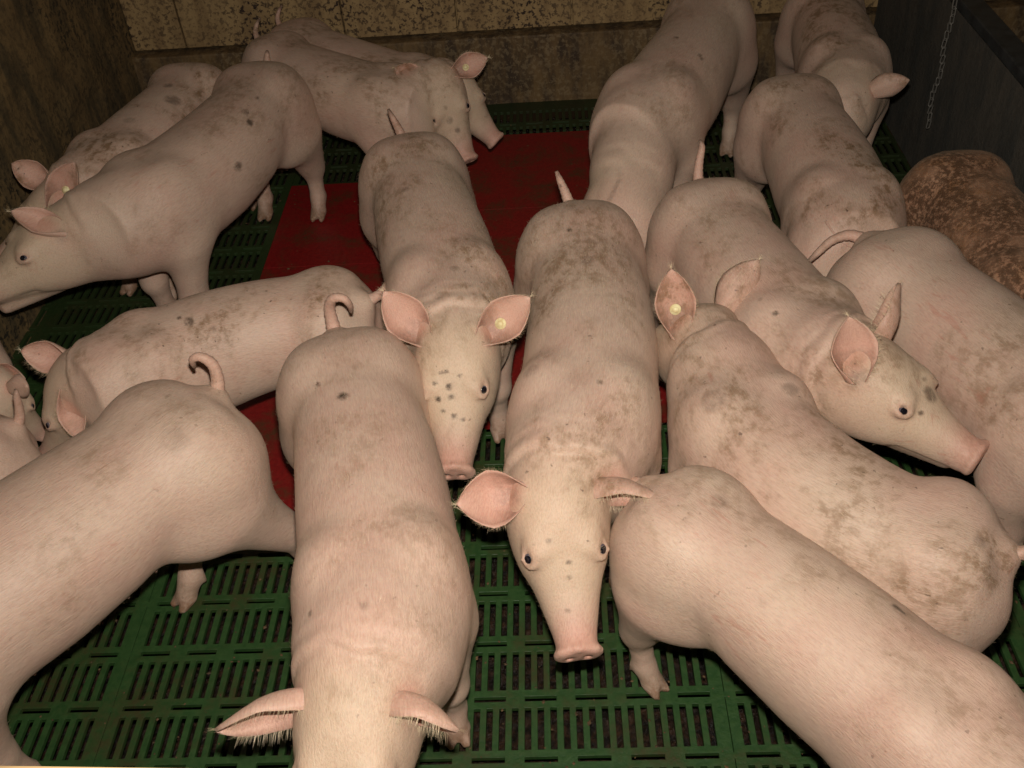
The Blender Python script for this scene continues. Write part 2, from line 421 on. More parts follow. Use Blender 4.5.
def eye_at(sy):
    return np.array([.103, sy*.0575, -.0425]), unit([.20, sy*.62, .76])
PIG_COUNT = [0]
GROUP = 'young pigs standing crowded in the pen'
def make_pig(label, T, M, W, Q, S, roll=0.0, hint=None, tail='up', legs=None, ears=None, tags=(), dirt=.35,
             h=.0065, fat=1.0, hs=1.0, marks=(), face=True, mouth=0.0, hair=0, teats=False, tall=1.0, neck=1.0, size=1.03):
    """T, M, W: tail root, mid back, withers on the floor plane (metres); Q: poll between the ears (x, y, z);
    S: middle of the snout disc (x, y, z). legs: foot offsets; ears: (axis, opening, droop, length) per side."""
    legs = legs or {}; ears = ears or {}
    T, M, W = (np.array(v, float)[:2] for v in (T, M, W))
    th1 = math.atan2(*(M-T)[::-1]); th2 = math.atan2(*(W-M)[::-1])
    dth = (th2 - th1 + math.pi) % (2*math.pi) - math.pi
    ss = np.linspace(-.20, 1.4, 321); hd = th1 + dth*(np.clip(ss, .02, X_W) - .155)/.31
    dx = np.cos(hd); dy = np.sin(hd); st = ss[1]-ss[0]
    cum = lambda f: np.concatenate([[0], np.cumsum((f[1:]+f[:-1])/2)*st])
    px = cum(dx); py = cum(dy); px -= np.interp(0, ss, px); py -= np.interp(0, ss, py)
    wx, wy = np.interp(X_W, ss, px), np.interp(X_W, ss, py)
    chord = W - T; sc = size; ln_ = np.linalg.norm(chord)/math.hypot(wx, wy)/sc      # overall size, stretch of the trunk
    da = math.atan2(chord[1], chord[0]) - math.atan2(wy, wx)
    hd = hd + da; c, s_ = math.cos(da), math.sin(da)
    px, py = c*px - s_*py, s_*px + c*py
    kk = np.where((ss > 0) & (ss < X_W), ln_, 1.0)                # legs and head keep their proportions
    gx, gy = np.cos(hd)*kk, np.sin(hd)*kk
    px = cum(gx); py = cum(gy); px -= np.interp(0, ss, px); py -= np.interp(0, ss, py)
    def bend(V):
        V = np.asarray(V, float); x = V[:, 0]
        X = np.interp(x, ss, px); Y = np.interp(x, ss, py); a = np.interp(x, ss, hd)
        return np.stack([T[0] + sc*(X - V[:, 1]*np.sin(a)), T[1] + sc*(Y + V[:, 1]*np.cos(a)), sc*V[:, 2]*tall], 1)
    aw = hd[-1]; Wp = np.array([T[0] + sc*np.interp(X_W, ss, px), T[1] + sc*np.interp(X_W, ss, py)])
    def unbend(p):      # front part only
        d = (np.array(p[:2]) - Wp)/sc
        return np.array([X_W + d[0]*math.cos(aw) + d[1]*math.sin(aw), -d[0]*math.sin(aw) + d[1]*math.cos(aw), p[2]/sc/tall])
    q = unbend(Q); sn = unbend(S)
    dr = unit(sn - q); hz = np.array([0, 0, 1.0])
    if hint is not None: hz = unit([hint[0]*math.cos(aw) + hint[1]*math.sin(aw), -hint[0]*math.sin(aw) + hint[1]*math.cos(aw), hint[2]])   # where the forehead faces
    y_h = unit(np.cross(hz, dr))
    y_h = unit(y_h*math.cos(roll) + np.cross(dr, y_h)*math.sin(roll))
    be = math.atan2(.105, .254); upp = np.cross(dr, y_h)
    x_h = dr*math.cos(be) + upp*math.sin(be); z_h = np.cross(x_h, y_h)
    R = np.stack([x_h, y_h, z_h], 1)
    H = lambda p: q + hs*(R @ np.array(p, float))
    info = 'size %.2f stretch %.2f neck %.2f head %.2f' % (sc, ln_, np.linalg.norm(q - [X_W, 0, .5]), np.linalg.norm(sn-q))
    # --- grid
    hp = np.array([H((x, y, z)) for x in (-.12, .30) for y in (-.12, .12) for z in (-.22, .05)])
    lo = np.minimum([-.10, -.19, -.012], hp.min(0)); hi = np.maximum([.80, .19, .60], hp.max(0)); lo[2] = -.012
    f = Field(lo - .01, hi + .01, h)
    w = fat
    f.tube([(0.03, .412, .085*w, .080), (.08, .405, .108*w, .105), (.17, .403, .119*w, .118), (.28, .394, .129*w, .130), (.40, .388, .134*w, .138),
            (.52, .387, .133*w, .139), (.62, .393, .124*w, .131), (.70, .400, .107*w, .117), (.74, .402, .095*w, .108)], .04)
    f.ell((.070, 0, .415), (.115, .098*w, .100), .05)
    for sy in (-1, 1):
        f.ell((.080, sy*.074*w, .373), (.108, .074*w, .122), .04)
        f.ell((.005, sy*.050*w, .365), (.055, .048*w, .080), .03)
        f.ell((.155, sy*.086*w, .315), (.055, .040*w, .055), .05)
        f.ell((.595, sy*.082*w, .382), (.085, .052*w, .112), .05)
        f.ell((.585, sy*.060*w, .465), (.055, .040*w, .050), .045)
        f.ell((.09, sy*.055*w, .475), (.07, .045*w, .035), .04)
        # hind leg
        key = 'hl' if sy > 0 else 'hr'; ox, oy = legs.get(key, (0, 0))
        y0 = sy*.088*w
        hk = (.024 + ox*.55, y0 + oy*.5, .160); fe = (.030 + ox, y0 + oy, .060); to = (.055 + ox, y0 + oy, .022)
        f.cone((.095, sy*.084*w, .300), hk, .060, .030, .05); f.cone((.055, sy*.080*w, .30), (hk[0]+.008, hk[1], hk[2]+.02), .056, .029, .05)
        f.cone(hk, fe, .0275, .0225, .02); f.cone(fe, to, .0245, .022, .012)
        for t in (-1, 1):
            f.cone((to[0]-.004, to[1]+t*.012, .024), (to[0]+.024, to[1]+t*.014, .011), .0145, .0095, .003)
            f.cone((fe[0]-.016, fe[1]+t*.014, .062), (fe[0]-.020, fe[1]+t*.017, .040), .009, .006, .005)
        # front leg
        key = 'fl' if sy > 0 else 'fr'; ox, oy = legs.get(key, (0, 0)); y0 = sy*.078*w
        kn = (.615 + ox*.5, y0 + oy*.6, .155); fe = (.605 + ox, y0 + oy, .062); to = (.628 + ox, y0 + oy, .022)
        f.cone((.600, sy*.085*w, .305), kn, .056, .034, .045)
        f.cone(kn, fe, .033, .0225, .02); f.ell((kn[0]+.006, kn[1], kn[2]-.005), (.026, .027, .03), .015); f.cone(fe, to, .0245, .022, .012)
        for t in (-1, 1):
            f.cone((to[0]-.004, to[1]+t*.012, .024), (to[0]+.024, to[1]+t*.014, .011), .0145, .0095, .003)
            f.cone((fe[0]-.016, fe[1]+t*.014, .062), (fe[0]-.020, fe[1]+t*.017, .040), .009, .006, .005)
    # groove between the hams, spine line, tail root
    f.cone((-.060, 0, .40), (-.045, 0, .26), .012, .020, .03, cut=True)
    f.ell((-.012, 0, .462), (.032, .024, .022), .03)
    # neck
    nb = H((-.015, 0, -.085)); n0 = np.array([.665, 0, .393]); mid = (n0 + nb)/2 + [0, 0, .012]
    f.cone(n0, mid, .110*w, .094*w*neck, .05); f.cone(mid, nb, .094*w*neck, .075*hs*neck, .05)
    f.cone((.69, 0, .345), H((.00, 0, -.130)), .080*w*neck, .060*hs*neck, .05)
    f.cone((.66, 0, .44), H((-.02, 0, -.045)), .062*w, .045*hs, .05)
    # head
    E = lambda c, r, k=.02, cut=False: f.ell(H(c), np.array(r)*hs, k*hs, R, cut)
    Cn = lambda a, b, ra, rb, k=.015, cut=False: f.cone(H(a), H(b), ra*hs, rb*hs, k*hs, cut)
    K = np.array([(-.02, -.070, .070, .068), (.02, -.075, .077, .078), (.06, -.081, .078, .078), (.10, -.090, .071, .070), (.135, -.100, .059, .060),
                  (.160, -.106, .051, .051), (.190, -.110, .0435, .044), (.216, -.112, .0370, .039), (.240, -.112, .0335, .035)]); K = K*hs
    f.tube([tuple(r) for r in K], .025*hs, R, q)
    E((.02, 0, -.065), (.075, .076, .070), .03)
    for sy in (-1, 1):
        E((.035, sy*.042, -.115), (.070, .036, .052), .035)
        E((.085, sy*.040, -.028), (.026, .016, .010), .022)
        E((-.002, sy*.044, -.030), (.020, .018, .020), .02)
        E((.252, sy*.020, -.110), (.007, .019, .024), .010)
    Cn((.06, 0, -.150), (.205 - mouth*.02, 0, -.150 - mouth*.055), .044, .019, .012)
    # snout plate: a flared oval disc with a raised upper rim
    f.ell(H((.249, 0, -.108)), np.array((.0075, .0405, .0335))*hs, .010, R)
    for sy in (-1, 1): f.cone(H((.250, 0, -.077)), H((.251, sy*.030, -.090)), .0055*hs, .0055*hs, .006)
    for sy in (-1, 1):
        E((.260, sy*.0145, -.109), (.022, .0058, .0085), .003, cut=True)
        Cn((.115, sy*.052, -.138), (.215, sy*.030, -.143), .004, .003, .010, cut=True)
    # eyelids around each eye
    for sy in (-1, 1):
        ec, en_ = eye_at(sy); md = np.cross([1, 0, 0], en_)*sy; xa = unit(np.cross(md, en_)*sy)
        if xa[0] < 0: xa = -xa
        f.ell(H(ec + en_*.003), np.array((.022, .016, .007))*hs, .012*hs, R @ np.stack([xa, md, en_], 1))
        f.ell(H(ec + en_*.010), np.array((.0145, .0098, .012))*hs, .002, R @ np.stack([xa, md, en_], 1), cut=True)
        for dz in (1, -1):
            c0 = H(ec - xa*.0150 + en_*.004); c1 = H(ec + md*dz*.0100 + en_*.0085); c2 = H(ec + xa*.0150 + en_*.003)
            f.cone(c0, c1, .003*hs, .0038*hs, .003); f.cone(c1, c2, .0038*hs, .003*hs, .003)
    # skin folds across the nape
    r = f.sub(q - .22, q + .1)
    if r is not None:
        sl, X, Y, Z = r; p0 = H((.03, 0, -.05))
        d = np.sqrt((X-p0[0])**2 + (Y-p0[1])**2 + (Z-p0[2])**2)
        back = (X-q[0])*x_h[0] + (Y-q[1])*x_h[1] + (Z-q[2])*x_h[2]
        wob = .006*np.sin((Y - q[1])*38 + PIG_COUNT[0]) + .003*np.sin((Y - q[1])*90 + 2*PIG_COUNT[0])
        dd = d + wob; fade = np.clip(-back/.04, 0, 1)*np.clip((Z - q[2] + .16)/.08, 0, 1)
        gr = .0045*np.exp(-((dd-.112)/.006)**2) + .0030*np.exp(-((dd-.141)/.007)**2) + .0014*np.exp(-((dd-.160)/.006)**2) - .0025*np.exp(-((dd-.126)/.012)**2)
        f.F[sl] += (gr*fade).astype(np.float32)
    V, F = f.mesh(); V = smooth(V, F, 2, .45)
    # --- ears, tail joined into the same skin
    parts_V = [V]; parts_F = [np.asarray(F)]; pink = [None]; nv = len(V); tagspots = []
    for sd in (1, -1):
        sp = ears.get('l' if sd > 0 else 'r')
        if sp is None: ax, op, dp, ln, wd = (-.25, sd*.85, .35), (.6, sd*.1, .8), .25, .115, 1.0
        else:
            ax, op, dp, ln, wd = sp; cw, sw = math.cos(aw), math.sin(aw)
            ax, op = [R.T @ np.array([v[0]*cw + v[1]*sw, -v[0]*sw + v[1]*cw, v[2]]) for v in (ax, op)]
        eV, eF, inn, tp, tn, ta = ear_mesh(sd, ax, op, ln, wd, dp)
        parts_V.append(q + hs*(eV @ R.T)); parts_F.append(np.array(eF) + nv); nv += len(eV); pink.append(np.where(inn > 0, .95 - .35*np.tile(np.repeat(np.linspace(0, 1, 14), 13), 2), .45))
        tagspots.append((sd, H(tp), R @ tn))
    tp = TAILS[tail] if isinstance(tail, str) else tail
    tb = catmull(np.array(tp) + [-.025, 0, .462], 7); rr = np.interp(np.linspace(0, 1, len(tb)), [0, .2, .75, 1], [.0165, .0125, .0075, .004])
    rr = rr*(1 + .05*np.sin(np.arange(len(tb))*2.4))
    tV, tF = sweep(tb, rr, 10); parts_V.append(tV); parts_F.append(np.array(tF) + nv); nv += len(tV); pink.append(np.full(len(tV), .45))
    if teats:
        for i in range(6):
            for sy in (-1, 1):
                x = .24 + i*.062; zb = np.interp(x, [.17, .28, .40, .52, .62], [.286, .264, .250, .248, .262])
                a = np.array([x, sy*.070, zb + .030]); d = unit([0, sy*.55, -.8])
                uV, uF = sweep([a, a + d*.012, a + d*.019, a + d*.025, a + d*.027], [.006, .0055, .0045, .0038, .001], 8)
                parts_V.append(uV); parts_F.append(np.array(uF) + nv); nv += len(uV); pink.append(np.full(len(uV), .6))
    Vc = np.concatenate(parts_V); FF = np.concatenate(parts_F)
    # --- skin tint by body place
    tint = np.zeros((len(Vc), 4))
    hl = (Vc - q) @ R / hs
    g = lambda p, r: np.exp(-(((hl - np.array(p))**2).sum(1))/r**2)
    pk = 1.25*g((.252, 0, -.105), .042) + .5*g((.215, 0, -.085), .040)
    for sy in (-1, 1): pk += .75*g(eye_at(sy)[0], .018)
    pk += .5*np.exp(-((Vc - [-.05, 0, .38])**2).sum(1)/.05**2)
    for sd in (-1, 1):
        pk += .35*g((-.002, sd*.074, -.030), .034)
    for k_ in range(2):                                  # skin enclosed by the ear cup is ear skin too
        s0 = len(V) + k_*364; cup = Vc[s0 + 182: s0 + 364].reshape(14, 13, 3)
        for i in range(0, 7):
            rim = (cup[i, 2] + cup[i, 10])/2; md_ = (cup[i, 6] + rim)/2
            d_ = np.linalg.norm(Vc[:len(V)] - md_, axis=1); rad = max(.014, np.linalg.norm(cup[i, 2] - cup[i, 10])*.52)
            pk[:len(V)] = np.maximum(pk[:len(V)], np.clip(1.6 - 1.1*d_/rad, 0, 1)*.9)
    pk[len(V):] = np.concatenate(pink[1:])
    tint[:, 0] = np.clip(pk, 0, 1)
    for sy in (-1, 1):
        tint[:len(V), 2] = np.maximum(tint[:len(V), 2], .55*g(eye_at(sy)[0] + np.array([.004, 0, 0]), .0135)[:len(V)])
    for sy in (-1, 1):
        tint[:len(V), 2] = np.maximum(tint[:len(V), 2], .5*g((.004, sy*.066, -.022), .016)[:len(V)])
        tint[:len(V), 2] = np.maximum(tint[:len(V), 2], 1.0*(g((.250, sy*.0145, -.109), .0085)[:len(V)] > .5))  # shade inside the nostrils, painted dark into the tint
    for sd, k_ in ((1, 0), (-1, 1)):        # inside of each ear coloured darker towards its base
        eb_ = len(V) + k_*364; base_ = Vc[eb_ + 182: eb_ + 364].reshape(14, 13, 3)
        tint[eb_ + 182: eb_ + 364, 2] = np.repeat(np.interp(np.linspace(0, 1, 14), [0, .3, .5], [.55, .35, 0]), 13)
    ntl = len(tV); tb_ = len(V) + 2*364; tint[tb_: tb_ + ntl, 2] = np.clip((np.arange(ntl)/ntl - .7)/.25, 0, 1)*.8
    tint[:, 1] = np.clip((.075 - Vc[:, 2])/.06, 0, 1)*.9*(Vc[:, 0] < 5)
    head_w = np.exp(-(((hl - [.075, 0, -.06])/np.array([.125, .105, .115]))**4).sum(1))
    tint[:len(V), 3] = head_w[:len(V)]*.8
    for (mx, my, mz, mr, ms) in marks:
        d = np.sqrt(((Vc - [mx, my, mz])**2).sum(1)); tint[:, 2] = np.maximum(tint[:, 2], ms*np.clip(1.6 - 1.6*(d/mr)**2, 0, 1))
    Wd = bend(Vc)
    root_loc = np.array([*bend([(.35, 0, 0)])[0][:2], 0])
    name = 'pig'
    me = build_mesh(name, Wd - root_loc, FF, SKIN)
    a = me.attributes.new('rest', 'FLOAT_VECTOR', 'POINT'); a.data.foreach_set('vector', Vc.astype(np.float32).reshape(-1))
    a = me.attributes.new('tint', 'FLOAT_COLOR', 'POINT'); a.data.foreach_set('color', tint.astype(np.float32).reshape(-1))
    o = bpy.data.objects.new(name, me); COL.objects.link(o); o.location = root_loc
    o['label'] = label; o['category'] = 'pig'; o['group'] = GROUP; o['dirt'] = float(dirt)
    # --- eyes
    if face:
        for sy in (-1, 1):
            ec, en_ = eye_at(sy); c_ = bend([H(ec - en_*.0015)])[0]; t_ = bend([H(ec + en_*.05 + np.array([.012, 0, 0]))])[0]
            e = bpy.data.objects.new('eye', EYE); COL.objects.link(e); e.parent = o
            zq = Vector(t_ - c_).to_track_quat('Z', 'Y'); e.location = Vector(c_ - root_loc); e.rotation_mode = 'QUATERNION'; e.rotation_quaternion = zq
            e.scale = (.0118*hs*sc,)*3; e['label'] = 'small dark eye with pale rim'
    for sd, tp_, tn_ in tagspots:
        if ('l' if sd > 0 else 'r') in tags:
            p0 = bend([tp_])[0]; p1 = bend([tp_ + tn_*.02])[0]
            e = bpy.data.objects.new('ear_tag', TAG); COL.objects.link(e); e.parent = o
            e.location = Vector(p0 - root_loc) + Vector(p1 - p0).normalized()*.001; e.rotation_mode = 'QUATERNION'
            e.rotation_quaternion = Vector(p1 - p0).to_track_quat('Z', 'Y'); e.scale = (sc*.88,)*3; e['label'] = 'round pale yellow ear tag'
    # --- short pale bristles
    if hair:
        rng = np.random.default_rng(11 + PIG_COUNT[0])
        tr = FF[:len(F)]
        A, B, C_, D_ = Wd[tr[:, 0]], Wd[tr[:, 1]], Wd[tr[:, 2]], Wd[tr[:, 3]]
        N = np.cross(C_ - A, D_ - B); ar = np.linalg.norm(N, axis=1); N /= ar[:, None] + 1e-12
        rc = Vc[tr].mean(1)
        wgt = ar*(rc[:, 2] > .12)*(1 + 1.6*(((rc - q) @ R)[:, 0] > -.02))*(np.abs(hl[tr[:, 0], 0] - .26) > .05)
        pick = rng.choice(len(tr), hair, p=wgt/wgt.sum()); uv = rng.uniform(0, 1, (hair, 2, 1))
        P = (A[pick]*(1-uv[:, 0]) + B[pick]*uv[:, 0])*(1-uv[:, 1]) + (D_[pick]*(1-uv[:, 0]) + C_[pick]*uv[:, 0])*uv[:, 1]
        Dv = bend(rc[pick] + [-.01, 0, -.004]) - bend(rc[pick]); Dv /= np.linalg.norm(Dv, axis=1)[:, None]
        n_ = N[pick]; Dv = Dv - n_*(Dv*n_).sum(1)[:, None]; Dv /= np.linalg.norm(Dv, axis=1)[:, None] + 1e-9
        hV, hF = bristle_mesh(P, n_, Dv, .009*sc, .00013, rng)
        # long fringe on the ears' rims
        eb = len(V); per = 14*13*2; ev = []; en = []; ed = []
        for k_ in range(2):
            EV = Wd[eb + k_*per: eb + (k_+1)*per]; G = EV[:182].reshape(14, 13, 3); I_ = EV[182:].reshape(14, 13, 3)
            for i in range(1, 14):
                for j in ((0, 12) if i < 12 else ()):
                    jj = 1 if j == 0 else 11 if j == 12 else j
                    out = G[i, j] - (G[i, jj] if i < 13 else G[i-2, j]); out = out + .4*(G[i, j] - G[i-1, j])
                    for t in range(9):
                        b0 = G[i, j] + (G[i-1, j] - G[i, j])*rng.uniform(); ev.append(b0); en.append(unit(G[i, j]-I_[i, j])); ed.append(unit(out))
            for t in range(260):
                i, j = rng.integers(2, 14), rng.integers(0, 13); ev.append(G[i, j]); en.append(unit(G[i, j]-I_[i, j])); ed.append(unit(G[i, j]-G[i-1, j]))
        ev, en, ed = map(np.array, (ev, en, ed))
        gV, gF = bristle_mesh(ev, en*.3, ed, .014*sc, .00014, rng)
        bm_ = build_mesh('bristles', np.concatenate([hV, gV]) - root_loc, np.concatenate([hF, gF + len(hV)]), BRISTLE)
        bo = bpy.data.objects.new('bristles', bm_); COL.objects.link(bo); bo.parent = o; bo['kind'] = 'stuff'; bo['label'] = 'short pale bristles'
    PIG_COUNT[0] += 1
    print('PIG', PIG_COUNT[0], info, label)
    return o, Vc, Wd

# ------------------------------------------------------------------ the pen
def struct(name, me, loc=(0, 0, 0)):
    o = bpy.data.objects.new(name, me); COL.objects.link(o); o.location = loc; o['kind'] = 'structure'; return o
def box_mesh(name, lo, hi, mat_, bev=.0, div=1):
    import bmesh
    bm = bmesh.new(); bmesh.ops.create_cube(bm, size=1)
    for v in bm.verts: v.co = Vector([lo[i] + (v.co[i] + .5)*(hi[i]-lo[i]) for i in range(3)])
    if bev: bmesh.ops.bevel(bm, geom=bm.edges[:], offset=bev, segments=2, affect='EDGES', profile=.6)
    me = bpy.data.meshes.new(name); bm.to_mesh(me); bm.free(); me.materials.append(mat_); return me

SLOT = .025; ROW = .1276; X_SEAM = .288; Y_ROW = 1.0037        # slot pitch, row pitch, a seam, centre of a slot row
PANEL_W = SLOT*24.5
def floor_material():
    mt, nt, b = new_mat('green_plastic'); L = nt.links.new; P = posn(nt)
    n1 = noise(nt, P, 6, 6, .7, .3); n2 = noise(nt, P, 60, 5, .7); n3 = noise(nt, P, 1.7, 3)
    c = mix(nt, ramp(nt, n2, .35, .65), (0.018, 0.056, 0.013), (0.030, 0.074, 0.019))
    c = mix(nt, mth(nt, 'MULTIPLY', ramp(nt, n1, .45, .68), ramp(nt, n2, .38, .56, .3, .9)), c, (0.045, 0.036, 0.012))
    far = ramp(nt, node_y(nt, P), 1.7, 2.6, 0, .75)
    c = mix(nt, mth(nt, 'MULTIPLY', far, ramp(nt, n3, .3, .6, .6, 1)), c, (0.020, 0.022, 0.008))  # dimness towards the back of the pen, painted into the floor colour
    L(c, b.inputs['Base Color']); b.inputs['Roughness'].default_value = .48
    bump(nt, b, mth(nt, 'ADD', n2, mth(nt, 'MULTIPLY', n1, .6)), .003, .6); return mt
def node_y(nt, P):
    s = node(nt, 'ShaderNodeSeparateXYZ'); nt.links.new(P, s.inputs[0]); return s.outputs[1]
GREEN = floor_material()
def red_material():
    mt, nt, b = new_mat('red_plastic'); L = nt.links.new; P = posn(nt)
    n1 = noise(nt, P, 7, 6, .7, .4); n2 = noise(nt, P, 80, 4, .7)
    c = mix(nt, ramp(nt, n2, .35, .65), (0.17, 0.005, 0.005), (0.22, 0.008, 0.007))
    c = mix(nt, mth(nt, 'MULTIPLY', ramp(nt, n1, .46, .66), ramp(nt, n2, .36, .6, .25, .8)), c, (0.05, 0.035, 0.012))
    L(c, b.inputs['Base Color']); b.inputs['Roughness'].default_value = .5
    bump(nt, b, mth(nt, 'ADD', n2, n1), .003, .6); return mt
RED = red_material()

# red solid panels: (x0, x1, y0, y1)
SEAMS = [X_SEAM + k*.6125 for k in range(-4, 5)]
YR = Y_ROW + ROW*.5
MATS = [(SEAMS[2], SEAMS[3], 1.588, 3.119), (SEAMS[3], SEAMS[4], 1.845, 3.415)]
def floor_mesh():
    xs = []; kind = []                      # cells in x: (x0, x1, is_slot, slot index in panel)
    for sx in SEAMS[:-1]:
        xs.append((sx, sx+.0012, 'g', -1)); x = sx + .0012
        w = .6125/24.5; first = sx + .0225
        xs.append((x, first, 'w', -1))
        for k in range(23):
            a = first + k*w*1.0; xs.append((a, a+.0125, 's', k))
            nxt = first + (k+1)*w
            end = nxt if k < 22 else sx + .6125
            xs.append((a+.0125, end, 'w', k))
    ys = []
    for r in range(-8, 23):
        yc = Y_ROW + r*ROW
        ys += [(yc-ROW/2-.0055, yc-ROW/2+.0055, 'd'), (yc-ROW/2+.0055, yc-.044, 'w'), (yc-.044, yc-.0006, 's'), (yc-.0006, yc+.0006, 'm'), (yc+.0006, yc+.044, 's'), (yc+.044, yc+ROW/2-.0055, 'w')]
    X = np.array([a[0] for a in xs] + [xs[-1][1]]); Y = np.array([a[0] for a in ys] + [ys[-1][1]])
    V = []; F = []; lut = {}
    def vid(i, j):
        if (i, j) not in lut: lut[(i, j)] = len(V); V.append((X[i], Y[j], 0.0))
        return lut[(i, j)]
    for i, (x0, x1, kx, si) in enumerate(xs):
        for j, (y0, y1, ky) in enumerate(ys):
            xc, yc = (x0+x1)/2, (y0+y1)/2
            if xc > 1.22 or xc < -1.62 or yc > 3.73: continue
            red = any(a[0] < xc < a[1] and a[2] < yc < a[3] for a in MATS)
            hole = kx == 'g' and ky != 'd'
            if not red:
                if kx == 's' and ky in 'sm': hole = True
                if ky == 'd' and kx in 'sw' and si >= 0:
                    g = si % 4
                    if not (g == 3 or (g == 2 and kx == 'w' and False)) and not (si == 22 and kx == 'w') : hole = True
                    if g == 3: hole = False
                    if g == 2 and kx == 'w': hole = False
            if yc > 3.60: hole = False
            if red or hole: continue
            F.append((vid(i, j), vid(i+1, j), vid(i+1, j+1), vid(i, j+1)))
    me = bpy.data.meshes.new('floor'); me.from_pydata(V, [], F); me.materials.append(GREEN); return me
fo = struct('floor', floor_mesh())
sm = fo.modifiers.new('thick', 'SOLIDIFY'); sm.thickness = .011; sm.offset = -1
bv = fo.modifiers.new('soft', 'BEVEL'); bv.width = .0012; bv.segments = 1; bv.limit_method = 'ANGLE'

def red_panel(x0, x1, y0, y1):
    """solid red resting panels with rounded rim, faint cross grooves and drain buttons"""
    import bmesh
    bm = bmesh.new(); n = int(round((y1-y0)/(ROW*4)))
    L = (y1-y0)/n
    for k in range(n):
        r = bmesh.ops.create_cube(bm, size=1)
        for v in r['verts']:
            v.co = Vector((x0+.001 + (v.co.x+.5)*(x1-x0-.002), y0+k*L+.0005 + (v.co.y+.5)*(L-.001), -.011 + (v.co.z+.5)*.0125))
    bmesh.ops.bevel(bm, geom=bm.edges[:], offset=.002, segments=2, affect='EDGES')
    me = bpy.data.meshes.new('red_panel'); bm.to_mesh(me); bm.free(); me.materials.append(RED); return me
for k, mt_ in enumerate(MATS):
    o = bpy.data.objects.new('floor_panel', red_panel(*mt_)); COL.objects.link(o)
    o['label'] = ['solid red plastic floor panel on the left, reaching nearer the camera', 'solid red plastic floor panel at centre, reaching further back and holding a grey plug'][k]
    o['category'] = 'floor panel'; o['group'] = 'red resting panels in the slatted floor'
# grey drain button near the front edge of the right-hand red panel
BUT = mottled('button_grey', (0.20, 0.19, 0.13), (0.10, 0.09, 0.05), 120, .6)
def button(x, y):
    prof = [(0, 0), (.019, 0), (.019, .003), (.016, .0045), (.011, .0045), (.010, .002), (.005, .002), (.004, .0045), (0, .0045)]
    V = []; F = []; ns = 24
    for r, z in prof:
        for j in range(ns): V.append((max(r, 1e-5)*math.cos(2*math.pi*j/ns), max(r, 1e-5)*math.sin(2*math.pi*j/ns), z))
    for i in range(len(prof)-1):
        for j in range(ns): F.append((i*ns+j, i*ns+(j+1) % ns, (i+1)*ns+(j+1) % ns, (i+1)*ns+j))
    me = bpy.data.meshes.new('drain_button'); me.from_pydata(V, [], F); me.materials.append(BUT)
    o = bpy.data.objects.new('drain_button', me); COL.objects.link(o); o.location = (x, y, .0015)
    o['label'] = 'round grey plug set in the front edge of the red floor panel'; o['category'] = 'plug'
button(.222, 1.905)

# slurry and dung under the slots
def pit_material():
    mt, nt, b = new_mat('dung'); P = posn(nt)
    n1 = noise(nt, P, 45, 6, .75, .3); n2 = noise(nt, P, 4, 3)
    c = mix(nt, ramp(nt, n1, .40, .66), (0.006, 0.004, 0.0025), (0.062, 0.031, 0.016))
    nt.links.new(c, b.inputs['Base Color']); b.inputs['Roughness'].default_value = .35
    bump(nt, b, n1, .02, 1); return mt
DUNG = pit_material()
def pit():
    nx, ny = 180, 250; x = np.linspace(-1.7, 1.3, nx); y = np.linspace(-.2, 3.8, ny)
    Xg, Yg = np.meshgrid(x, y, indexing='ij')
    rg = np.random.default_rng(5)
    Z = np.full((nx, ny), -.16)
    for _ in range(70):
        cx, cy, r, hh = rg.uniform(-1.7, 1.3), rg.uniform(.2, 3.6), rg.uniform(.08, .30), rg.uniform(.03, .125)
        Z = np.maximum(Z, -.16 + hh*np.exp(-((Xg-cx)**2 + (Yg-cy)**2)/r**2)*1.05)
    near = np.exp(-((Xg-.25)**2/.5 + (Yg-.85)**2/.035)); Z = np.maximum(Z, -.16 + .128*near)
    Z = np.minimum(Z + rg.normal(0, .004, Z.shape), -.026)
    V = np.stack([Xg, Yg, Z], 2).reshape(-1, 3)
    F = [(i*ny+j, (i+1)*ny+j, (i+1)*ny+j+1, i*ny+j+1) for i in range(nx-1) for j in range(ny-1)]
    me = bpy.data.meshes.new('slurry'); me.from_pydata(V.tolist(), [], F); me.materials.append(DUNG)
    o = bpy.data.objects.new('slurry', me); COL.objects.link(o); o['kind'] = 'stuff'; o['label'] = 'dark brown dung lying under the floor slots'; o['category'] = 'dung'
pit()
# crumbs of dung and straw dust on the slats
def crumbs():
    rg = np.random.default_rng(9); V = []; F = []
    for _ in range(900):
        x, y = rg.uniform(-1.5, 1.1), rg.uniform(.7, 3.6)
        if rg.uniform() < .45: y = rg.uniform(.8, 1.6)
        s = rg.uniform(.0010, .0036)*(1 if rg.uniform() > .08 else 1.8); b = len(V); a = rg.uniform(0, 3)
        el = rg.uniform(.7, 1.8)
        for dx, dy, dz in ((1, 0, 0), (0, 1, 0), (-1, 0, 0), (0, -1, 0), (0, 0, 1), (0, 0, -.3)):
            X_, Y_ = dx*el, dy; V.append((x + s*(X_*math.cos(a) - Y_*math.sin(a)), y + s*(X_*math.sin(a) + Y_*math.cos(a)), .001 + s*.6*dz + rg.uniform(0, .0006)))
        for i in range(4): F += [(b+i, b+(i+1) % 4, b+4), (b+(i+1) % 4, b+i, b+5)]
    me = bpy.data.meshes.new('dung_crumbs'); me.from_pydata(V, [], F)
    me.materials.append(mottled('crumb', (0.13, 0.075, 0.03), (0.05, 0.028, 0.012), 40, .8))
    o = bpy.data.objects.new('dung_crumbs', me); COL.objects.link(o); o['kind'] = 'stuff'; o['label'] = 'small brown dung crumbs scattered over the green slats'; o['category'] = 'dung'
crumbs()

